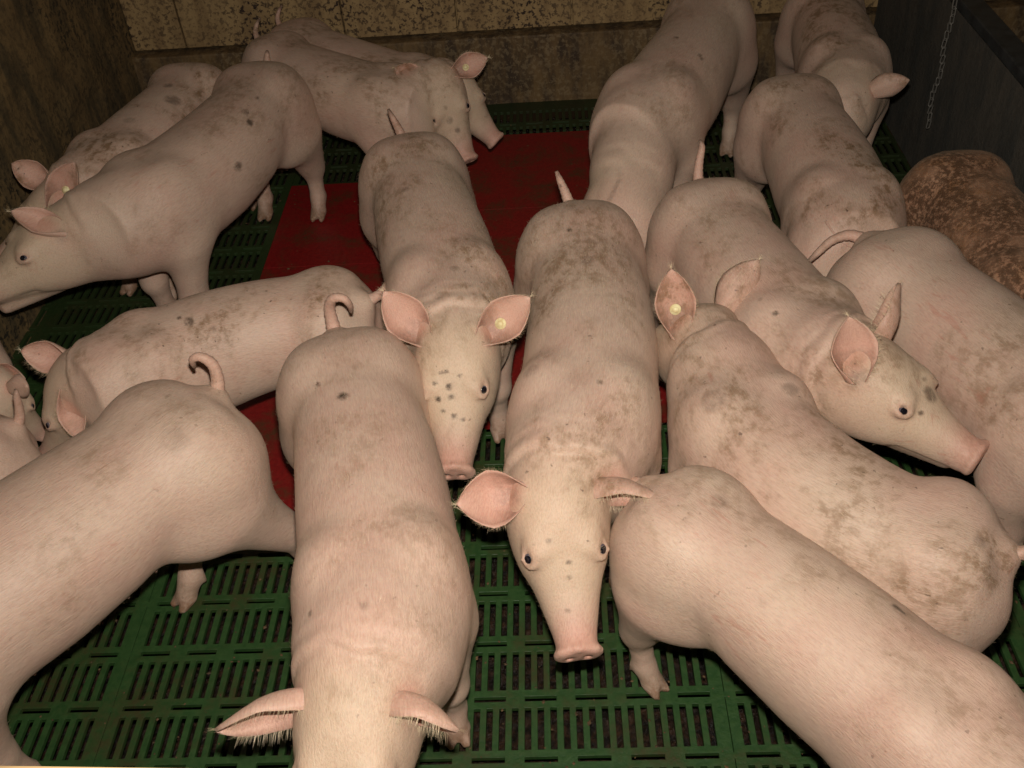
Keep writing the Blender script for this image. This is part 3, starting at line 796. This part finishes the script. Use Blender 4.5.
# ---- walls
def wall_material(name, base, base2, spot, amount, tall=None):
    mt, nt, b = new_mat(name); L = nt.links.new; P = posn(nt)
    n1 = noise(nt, P, 3.0, 5, .6, .4); n2 = noise(nt, P, 58, 5, .68, .2); n3 = noise(nt, mapping(nt, P, (14, 14, 4)), 1, 5, .7)
    c = mix(nt, ramp(nt, n3, .35, .65), base, base2)
    s = mth(nt, 'MULTIPLY', ramp(nt, n2, .50, .57), ramp(nt, n1, .36, .60, amount*.35, amount))
    c = mix(nt, s, c, spot); L(c, b.inputs['Base Color'])
    b.inputs['Roughness'].default_value = .75; bump(nt, b, mth(nt, 'ADD', n2, n3), .004, .7); return mt
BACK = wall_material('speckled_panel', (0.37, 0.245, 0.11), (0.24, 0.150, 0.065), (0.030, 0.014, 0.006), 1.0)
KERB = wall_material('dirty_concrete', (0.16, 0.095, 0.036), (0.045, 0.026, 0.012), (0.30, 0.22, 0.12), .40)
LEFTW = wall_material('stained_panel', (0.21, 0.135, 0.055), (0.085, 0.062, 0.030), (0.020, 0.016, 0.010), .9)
GREYP = wall_material('grey_panel', (0.085, 0.075, 0.060), (0.050, 0.050, 0.044), (0.030, 0.020, 0.012), .35)
YB = 3.72; XL = -1.60; XR = 1.20
# back wall: panels with dark joints between them, standing on a concrete kerb
import bmesh
bm = bmesh.new(); edges = [XL, -1.395, -.775 + .0, -.345, .088, .70, 1.32, 1.95]
for a, b_ in zip(edges[:-1], edges[1:]):
    r = bmesh.ops.create_cube(bm, size=1)
    for v in r['verts']: v.co = Vector((a+.003 + (v.co.x+.5)*(b_-a-.006), YB + .02 + v.co.y*.03, .275 + (v.co.z+.5)*1.6))
bmesh.ops.bevel(bm, geom=bm.edges[:], offset=.003, segments=1, affect='EDGES')
r = bmesh.ops.create_cube(bm, size=1)
for v in r['verts']: v.co = Vector((.2 + v.co.x*4.2, YB + .06 + v.co.y*.03, .9 + v.co.z*1.9))
me = bpy.data.meshes.new('wall_back'); bm.to_mesh(me); bm.free(); me.materials.append(BACK)
struct('wall_back', me)
def rough_box(name, lo, hi, mat_, amp=.006, step=.02, seed=1):
    """box whose faces are gently uneven, like worn cast concrete"""
    me = box_mesh(name, lo, hi, mat_, .008)
    bm = bmesh.new(); bm.from_mesh(me)
    bmesh.ops.subdivide_edges(bm, edges=[e for e in bm.edges if e.calc_length() > .3], cuts=60, use_grid_fill=True)
    from mathutils import noise as mn
    for v in bm.verts: v.co += v.normal*amp*mn.noise(Vector(v.co)*14 + Vector((seed, 0, 0)))
    bm.to_mesh(me); bm.free(); return me
struct('baseboard_back', rough_box('baseboard_back', (XL-.05, YB-.045, -.05), (1.95, YB+.045, .268), KERB))
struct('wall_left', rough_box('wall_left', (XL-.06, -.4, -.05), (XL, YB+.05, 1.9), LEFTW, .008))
# right-hand partition with a dark steel rail on top
STEEL = mottled('painted_steel', (0.030, 0.036, 0.038), (0.014, 0.018, 0.020), 25, .4, .0005)
struct('wall_right', box_mesh('wall_right', (XR, .2, .0), (XR+.035, YB-.05, .575), GREYP, .003))
struct('trim_1', box_mesh('trim_1', (XR-.012, .2, .578), (XR+.050, YB-.05, .612), STEEL, .004))
# dim neighbouring pen beyond the partition
struct('floor_1', box_mesh('floor_1', (XR+.035, -.2, -.04), (3.2, YB+.02, -.002), mottled('old_floor', (0.06, 0.045, 0.018), (0.025, 0.028, 0.010), 18, .8)))
# pale wooden board on the near side of the pen
def wood_material():
    mt, nt, b = new_mat('pale_wood'); P = posn(nt)
    g = noise(nt, mapping(nt, P, (6, 120, 120)), 1, 5, .6, .8)
    nt.links.new(mix(nt, ramp(nt, g, .35, .65), (0.40, 0.27, 0.13), (0.26, 0.165, 0.075)), b.inputs['Base Color'])
    b.inputs['Roughness'].default_value = .6; bump(nt, b, g, .001); return mt
WOOD = wood_material()
def plank_wall():
    # near side of the pen: boards one above the other, capped by a pale rail, with posts behind
    bm = bmesh.new()
    def bx(lo, hi, bev):
        r = bmesh.ops.create_cube(bm, size=1)
        for v in r['verts']: v.co = Vector([lo[i] + (v.co[i] + .5)*(hi[i]-lo[i]) for i in range(3)])
        bmesh.ops.bevel(bm, geom=list({e for v in r['verts'] for e in v.link_edges}), offset=bev, segments=2, affect='EDGES')
    for k in range(6): bx((.0, -.032, .004 + k*.160), (2.78, -.006, .004 + k*.160 + .155), .003)
    bx((.0, -.040, .966), (2.78, 0, 1.0), .004)
    for x in (.02, .93, 1.84, 2.70): bx((x, -.085, 0), (x+.06, -.034, .96), .004)
    me = bpy.data.meshes.new('wall_front'); bm.to_mesh(me); bm.free(); me.materials.append(WOOD); return me
rl = struct('wall_front', plank_wall(), (-1.59, 0.4556, 0.0))
rl.rotation_euler = (0, 0, -.036)


# ---- hanging chain on the partition
CH = flat_mat('chain_steel', (0.24, 0.225, 0.20), .4, .5, .6)
def link_mesh():
    n, m_ = 28, 8; V = []; F = []
    for i in range(n):
        a = 2*math.pi*i/n; cx_, cz = .0065*math.cos(a), .0065*math.sin(a) + (.0085 if math.sin(a) >= 0 else -.0085)
        nx_, nz = math.cos(a), math.sin(a)
        for j in range(m_):
            b_ = 2*math.pi*j/m_; V.append((cx_ + .002*math.cos(b_)*nx_, .002*math.sin(b_), cz + .002*math.cos(b_)*nz))
    for i in range(n):
        for j in range(m_): F.append((i*m_+j, i*m_+(j+1) % m_, ((i+1) % n)*m_+(j+1) % m_, ((i+1) % n)*m_+j))
    me = bpy.data.meshes.new('link'); me.from_pydata(V, [], F); me.materials.append(CH); return me
LK = link_mesh()
root = bpy.data.objects.new('hanging_chain', None); COL.objects.link(root); root.location = (XR-.030, 2.90, .615)
root['label'] = 'thin steel chain hanging down the grey partition on the right'; root['category'] = 'chain'
rg = random.Random(3)
for k in range(17):
    z = -.012 - k*.0235
    e = bpy.data.objects.new('link', LK); COL.objects.link(e); e.parent = root
    e.location = (.004*math.sin(k*.9), -.006*k*.0 + .004*math.sin(k*.6), z); e.rotation_euler = (rg.uniform(-.1, .1), rg.uniform(-.12, .12), (k % 2)*math.pi/2 + .4)


# ------------------------------------------------------------------ the pigs, metres from the spot under the camera
PIGS = [
    dict(neck=1.12, label='pale pig at the bottom edge, cut off below the eyes, round spot on rump', T=(-0.463, 1.603), size=1.05, Q=(-0.33, 0.782, 0.5), S=(-0.344, 0.589, 0.36), tail='hook', dirt=0.3, tags='l', fat=1.0, hair=7000, h=0.006, ears={'r': ((-0.952, -0.309, -0.049), (0.05, -0.946, -0.168), 0.1, 0.13, 1.0), 'l': ((0.953, -0.309, -0.046), (-0.012, -0.9, -0.338), 0.5, 0.1, 1.0)}, M=(-0.374, 1.299), W=(-0.313, 0.988), marks=[(0.232, -0.016, 0.522, 0.012, 1), (0.172, -0.056, 0.512, 0.005, 1), (0.706, 0.007, 0.531, 0.004, 0.9), (0.688, -0.093, 0.501, 0.006, 0.6), (0.712, -0.01, 0.532, 0.01, 0.35)]),
    dict(label='middle pig gazing up at the camera, pink snout above bare green slats', T=(0.039, 2.059), size=1.05, Q=(-0.02, 1.181, 0.49), S=(0.005, 0.984, 0.31), tail='lean', dirt=0.6, tags='l', hair=8000, h=0.005, ears={'r': ((-0.943, -0.24, 0.104), (0.155, -0.682, 0.729), 0.1, 0.105, 1.2), 'l': ((1.009, -0.209, 0.063), (-0.119, -0.789, -0.431), 0.4, 0.125, 1.05)}, M=(0.064, 1.717), W=(0.029, 1.377), marks=[(0.964, 0.03, 0.34, 0.004, 0.9), (0.895, -0.01, 0.425, 0.006, 0.5), (0.91, 0.025, 0.395, 0.005, 0.7), (0.926, 0.026, 0.376, 0.004, 0.6), (0.879, 0.071, 0.407, 0.006, 0.4), (0.585, -0.094, 0.515, 0.02, 0.3), (0.615, 0.035, 0.527, 0.008, 0.6), (0.145, -0.03, 0.521, 0.006, 0.9), (0.26, -0.005, 0.523, 0.02, 0.35)]),
    dict(label='pig with dark flecks on its forehead, both ears raised, standing on the red panel', T=(-0.402, 2.461), size=1.03, Q=(-0.224, 1.6, 0.5), S=(-0.227, 1.415, 0.33), tail='lean', dirt=0.6, tags='l', hair=6000, h=0.005, ears={'r': ((-0.578, 0.34, 0.733), (0.197, -0.813, 0.576), 0.15, 0.125, 1.1), 'l': ((0.754, 0.269, 0.549), (-0.102, -0.817, 0.596), 0.15, 0.125, 1.1)}, M=(-0.32, 2.131), W=(-0.243, 1.801), marks=[(0.882, -0.052, 0.452, 0.004, 1), (0.891, -0.078, 0.436, 0.006, 1), (0.902, -0.052, 0.428, 0.008, 1), (0.908, -0.077, 0.408, 0.007, 1), (0.915, -0.05, 0.413, 0.007, 1), (0.939, -0.053, 0.384, 0.006, 0.9), (0.88, -0.109, 0.412, 0.005, 1), (0.885, -0.105, 0.378, 0.006, 1), (0.946, -0.037, 0.376, 0.004, 0.9), (0.894, -0.027, 0.445, 0.004, 0.9), (0.925, -0.072, 0.391, 0.005, 0.8), (0.88, -0.062, 0.45, 0.004, 0.8), (0.3, -0.042, 0.52, 0.012, 0.4), (0.73, -0.032, 0.525, 0.014, 0.4), (0.65, 0.012, 0.528, 0.012, 0.35)]),
    dict(legs={'hl': (-0.07, 0.03), 'hr': (0.11, 0.05), 'fl': (-0.02, 0.0)}, label='large pig at the left edge with teats on its belly and a dirty hooked tail', size=1.06, Q=(-1.23, 0.73, 0.5), S=(-1.3, 0.52, 0.3), tail='hookr', dirt=0.35, teats=True, hair=7000, fat=1.1, T=(-0.7, 1.43), M=(-0.901, 1.175), W=(-1.114, 0.931), marks=[(0.059, -0.011, 0.522, 0.005, 0.9), (0.144, -0.064, 0.516, 0.004, 0.9), (0.117, 0.086, 0.514, 0.03, 0.2)]),
    dict(label='pig standing crossways at centre left, dirty scratched flank, neck bent down to the left', T=(-0.463, 1.809), size=0.95, Q=(-1.094, 1.632, 0.42), S=(-1.216, 1.602, 0.15), tail='right', dirt=0.7, hair=4000, ears={'r': ((-0.935, 0.047, 0.277), (0.134, -0.872, 0.364), 0.1, 0.11, 1.0), 'l': ((0.268, -0.668, -0.626), (0.06, -0.616, 0.81), 0.1, 0.11, 0.8)}, M=(-0.709, 1.778), W=(-0.923, 1.658), marks=[(0.462, 0.044, 0.521, 0.016, 0.8), (0.481, 0.024, 0.525, 0.008, 0.8), (0.403, 0.08, 0.504, 0.01, 0.4), (0.021, 0.051, 0.507, 0.02, 0.35)]),
    dict(label='pig at the left edge with only its rump and thin pink tail showing', T=(-1.15, 1.46), Q=(-1.46, 0.9, 0.45), S=(-1.46, 0.7, 0.25), tail='up', dirt=0.4, size=0.88, M=(-1.331, 1.284), W=(-1.445, 1.062)),
    dict(label="pig entering at the left edge, one tagged ear beside another pig's small rump", Q=(-1.251, 1.693, 0.37), S=(-1.241, 1.703, 0.15), tail='up', dirt=0.5, size=0.7, tags='l', ears={'l': ((0.857, -0.314, 0.031), (-0.052, -0.816, 0.592), 0.1, 0.13, 1.0)}, T=(-1.5, 1.95), M=(-1.473, 1.78), W=(-1.368, 1.641)),
    dict(label='pig at the left with open mouth and one round brown spot on its flank', T=(-0.888, 2.967), size=1.05, Q=(-1.287, 2.185, 0.48), S=(-1.462, 2.064, 0.37), tail='short', dirt=0.45, tags='l', hair=4000, mouth=0.4, ears={'l': ((-0.816, -0.04, 0.548), (0.159, -0.3, 0.859), 0.1, 0.12, 0.9), 'r': ((-0.836, 0.167, -0.503), (0.272, -0.602, -0.552), 0.1, 0.11, 0.9)}, M=(-0.946, 2.613), W=(-1.096, 2.289), marks=[(0.423, 0.129, 0.433, 0.014, 0.8), (0.293, 0.076, 0.505, 0.012, 0.9), (0.312, 0.097, 0.488, 0.012, 0.9), (0.222, 0.07, 0.506, 0.008, 0.7)]),
    dict(label='pig against the stained left wall with a grey smudge on its hip', T=(-1.13, 3.044), size=1.0, Q=(-1.358, 2.337, 0.47), S=(-1.544, 2.261, 0.3), tail='down', dirt=0.9, tags='l', ears={'l': ((0.491, 0.211, 0.655), (-0.056, -0.883, 0.518), 0.1, 0.135, 1.1), 'r': ((-0.775, 0.214, 0.454), (0.243, -0.879, 0.498), 0.1, 0.12, 1.0)}, M=(-1.18, 2.767), W=(-1.258, 2.497), marks=[(0.306, 0.063, 0.512, 0.03, 0.6), (0.228, 0.013, 0.522, 0.018, 0.6), (0.481, 0.019, 0.525, 0.02, 0.3)]),
    dict(tall=1.05, hint=(0.3, -0.93, 0.4), hs=1.08, neck=0.88, label='muddy-faced pig near the back wall facing right, both ears forward', T=(-0.976, 3.33), size=0.88, Q=(-0.346, 2.919, 0.46), S=(-0.295, 2.877, 0.27), tail='curl', dirt=0.65, tags='l', hair=3000, ears={'r': ((-0.708, -0.151, 0.641), (0.342, -0.737, 0.5), 0.1, 0.1, 1.1), 'l': ((0.918, 0.167, 0.269), (-0.066, -0.874, 0.377), 0.1, 0.115, 1.0)}, M=(-0.749, 3.105), W=(-0.489, 2.921), marks=[(0.812, 0.051, 0.368, 0.014, 0.5), (0.832, 0.064, 0.329, 0.012, 0.6), (0.802, 0.048, 0.413, 0.01, 0.4)]),
    dict(tall=1.04, hint=(0.1, -0.6, 0.8), ears={'l': ((-0.915, 0.356, -0.131), (0.052, 0.372, 0.871), 0.1, 0.09, 0.8), 'r': ((-0.921, -0.059, -0.298), (0.052, 0.372, 0.871), 0.1, 0.09, 0.8)}, label='pig mostly hidden behind the muddy-faced one, only back and snout tip showing', T=(-0.93, 3.48), size=0.86, Q=(-0.301, 2.972, 0.42), S=(-0.205, 2.978, 0.24), tail='curl', dirt=0.6, M=(-0.687, 3.234), W=(-0.421, 3.017)),
    dict(fat=0.93, hs=1.08, label='upper pig right of the red panel, seen from above with lowered head', T=(0.542, 3.281), size=1.12, Q=(0.147, 2.304, 0.42), S=(0.119, 2.377, 0.2), tail='down', dirt=0.4, tags='l', hair=3000, ears={'l': ((0.847, -0.409, -0.152), (-0.048, -0.305, -0.797), 0.4, 0.1, 1.0), 'r': ((-0.951, -0.218, -0.022), (-0.043, -0.38, -0.73), 0.2, 0.1, 1.0)}, M=(0.414, 2.914), W=(0.253, 2.561), marks=[(0.403, -0.007, 0.526, 0.006, 1), (0.442, 0.07, 0.507, 0.007, 0.7), (0.449, 0.078, 0.502, 0.006, 0.7)]),
    dict(label='tawny pig between the top pigs and the right-hand ones, head tucked out of sight', T=(0.665, 2.721), size=1.0, Q=(0.697, 2.028, 0.43), S=(0.775, 2.067, 0.2), tail='down', dirt=0.75, ears={'r': ((-0.764, 0.064, 0.587), (0.353, -0.397, 0.733), 0.1, 0.11, 1.0)}, M=(0.699, 2.406), W=(0.701, 2.089), marks=[(0.293, 0.062, 0.513, 0.006, 1), (0.169, 0.05, 0.515, 0.012, 0.4)]),
    dict(label='pig at the top right corner beside the grey partition, ear tag visible', size=0.97, Q=(0.856, 2.735, 0.46), S=(0.929, 2.873, 0.2), tail='down', dirt=0.8, tags='l', ears={'l': ((0.899, -0.446, -0.122), (0.006, -0.847, -0.052), 0.3, 0.1, 0.9)}, T=(0.93, 3.45), M=(0.918, 3.173), W=(0.892, 2.896)),
    dict(label='pig at the right edge whose thin tail lies sideways on its rump', size=1.05, Q=(1.0, 1.1, 0.46), S=(1.05, 0.88, 0.25), tail='right', dirt=0.5, hair=4000, T=(0.7, 1.865), M=(0.824, 1.589), W=(0.929, 1.306)),
    dict(label='brown mud-covered pig at the right edge against the grey partition', size=0.97, Q=(1.02, 1.53, 0.44), S=(1.02, 1.36, 0.2), tail='down', dirt=2.6, T=(0.99, 2.27), M=(1.012, 2.002), W=(1.021, 1.733)),
    dict(hs=0.94, label='pig right of centre with pink upright ears and a dark eye, facing right', T=(0.358, 2.144), size=1.03, Q=(0.575, 1.432, 0.55), S=(0.739, 1.292, 0.42), tail='up', dirt=0.5, tags='', hair=5000, h=0.005, ears={'r': ((-0.146, 0.389, 0.907), (0.141, -0.913, 0.467), 0.1, 0.115, 1.15), 'l': ((0.341, 0.595, 0.724), (-0.899, 0.131, 0.067), 0.1, 0.12, 1.0)}, M=(0.413, 1.872), W=(0.496, 1.608), marks=[(0.899, 0.074, 0.484, 0.018, 0.7), (0.914, 0.008, 0.489, 0.008, 0.8), (0.923, 0.04, 0.473, 0.006, 0.8), (0.62, -0.075, 0.519, 0.008, 0.8), (0.195, 0.025, 0.52, 0.004, 1), (0.24, 0.015, 0.522, 0.004, 1), (0.565, -0.08, 0.52, 0.006, 0.4), (0.877, 0.075, 0.502, 0.006, 0.5)]),
    dict(label='long pig facing away, rump at the right edge and two big ears at centre', T=(0.673, 1.034), size=1.0, Q=(0.279, 1.641, 0.5), S=(0.2, 1.78, 0.27), tail='stub', dirt=0.6, tags='l', hair=6000, fat=0.98, ears={'l': ((-0.098, 0.44, 0.885), (-0.059, -0.916, 0.48), 0.1, 0.13, 1.05), 'r': ((0.543, 0.399, 0.713), (-0.347, 0.812, -0.566), 0.1, 0.125, 1.1)}, M=(0.459, 1.177), W=(0.338, 1.408), marks=[(0.579, 0.08, 0.521, 0.03, 0.35), (0.547, -0.063, 0.521, 0.022, 0.45), (0.028, 0.034, 0.512, 0.015, 0.4)]),
    dict(legs={'hr': (0.03, 0.0), 'fr': (-0.04, 0)}, label="big pig filling the bottom right corner, rump beside the middle pig's ear", size=0.95, Q=(0.645, 0.535, 0.49), S=(0.86, 0.45, 0.33), tail='down', dirt=0.4, hair=8000, fat=0.98, T=(0.155, 1.2), M=(0.354, 0.974), W=(0.537, 0.736), marks=[(0.442, 0.07, 0.51, 0.009, 1), (0.456, 0.07, 0.51, 0.006, 1), (0.527, -0.081, 0.508, 0.004, 0.7), (0.124, 0.023, 0.523, 0.02, 0.3)]),
]
for p in PIGS: make_pig(**p)
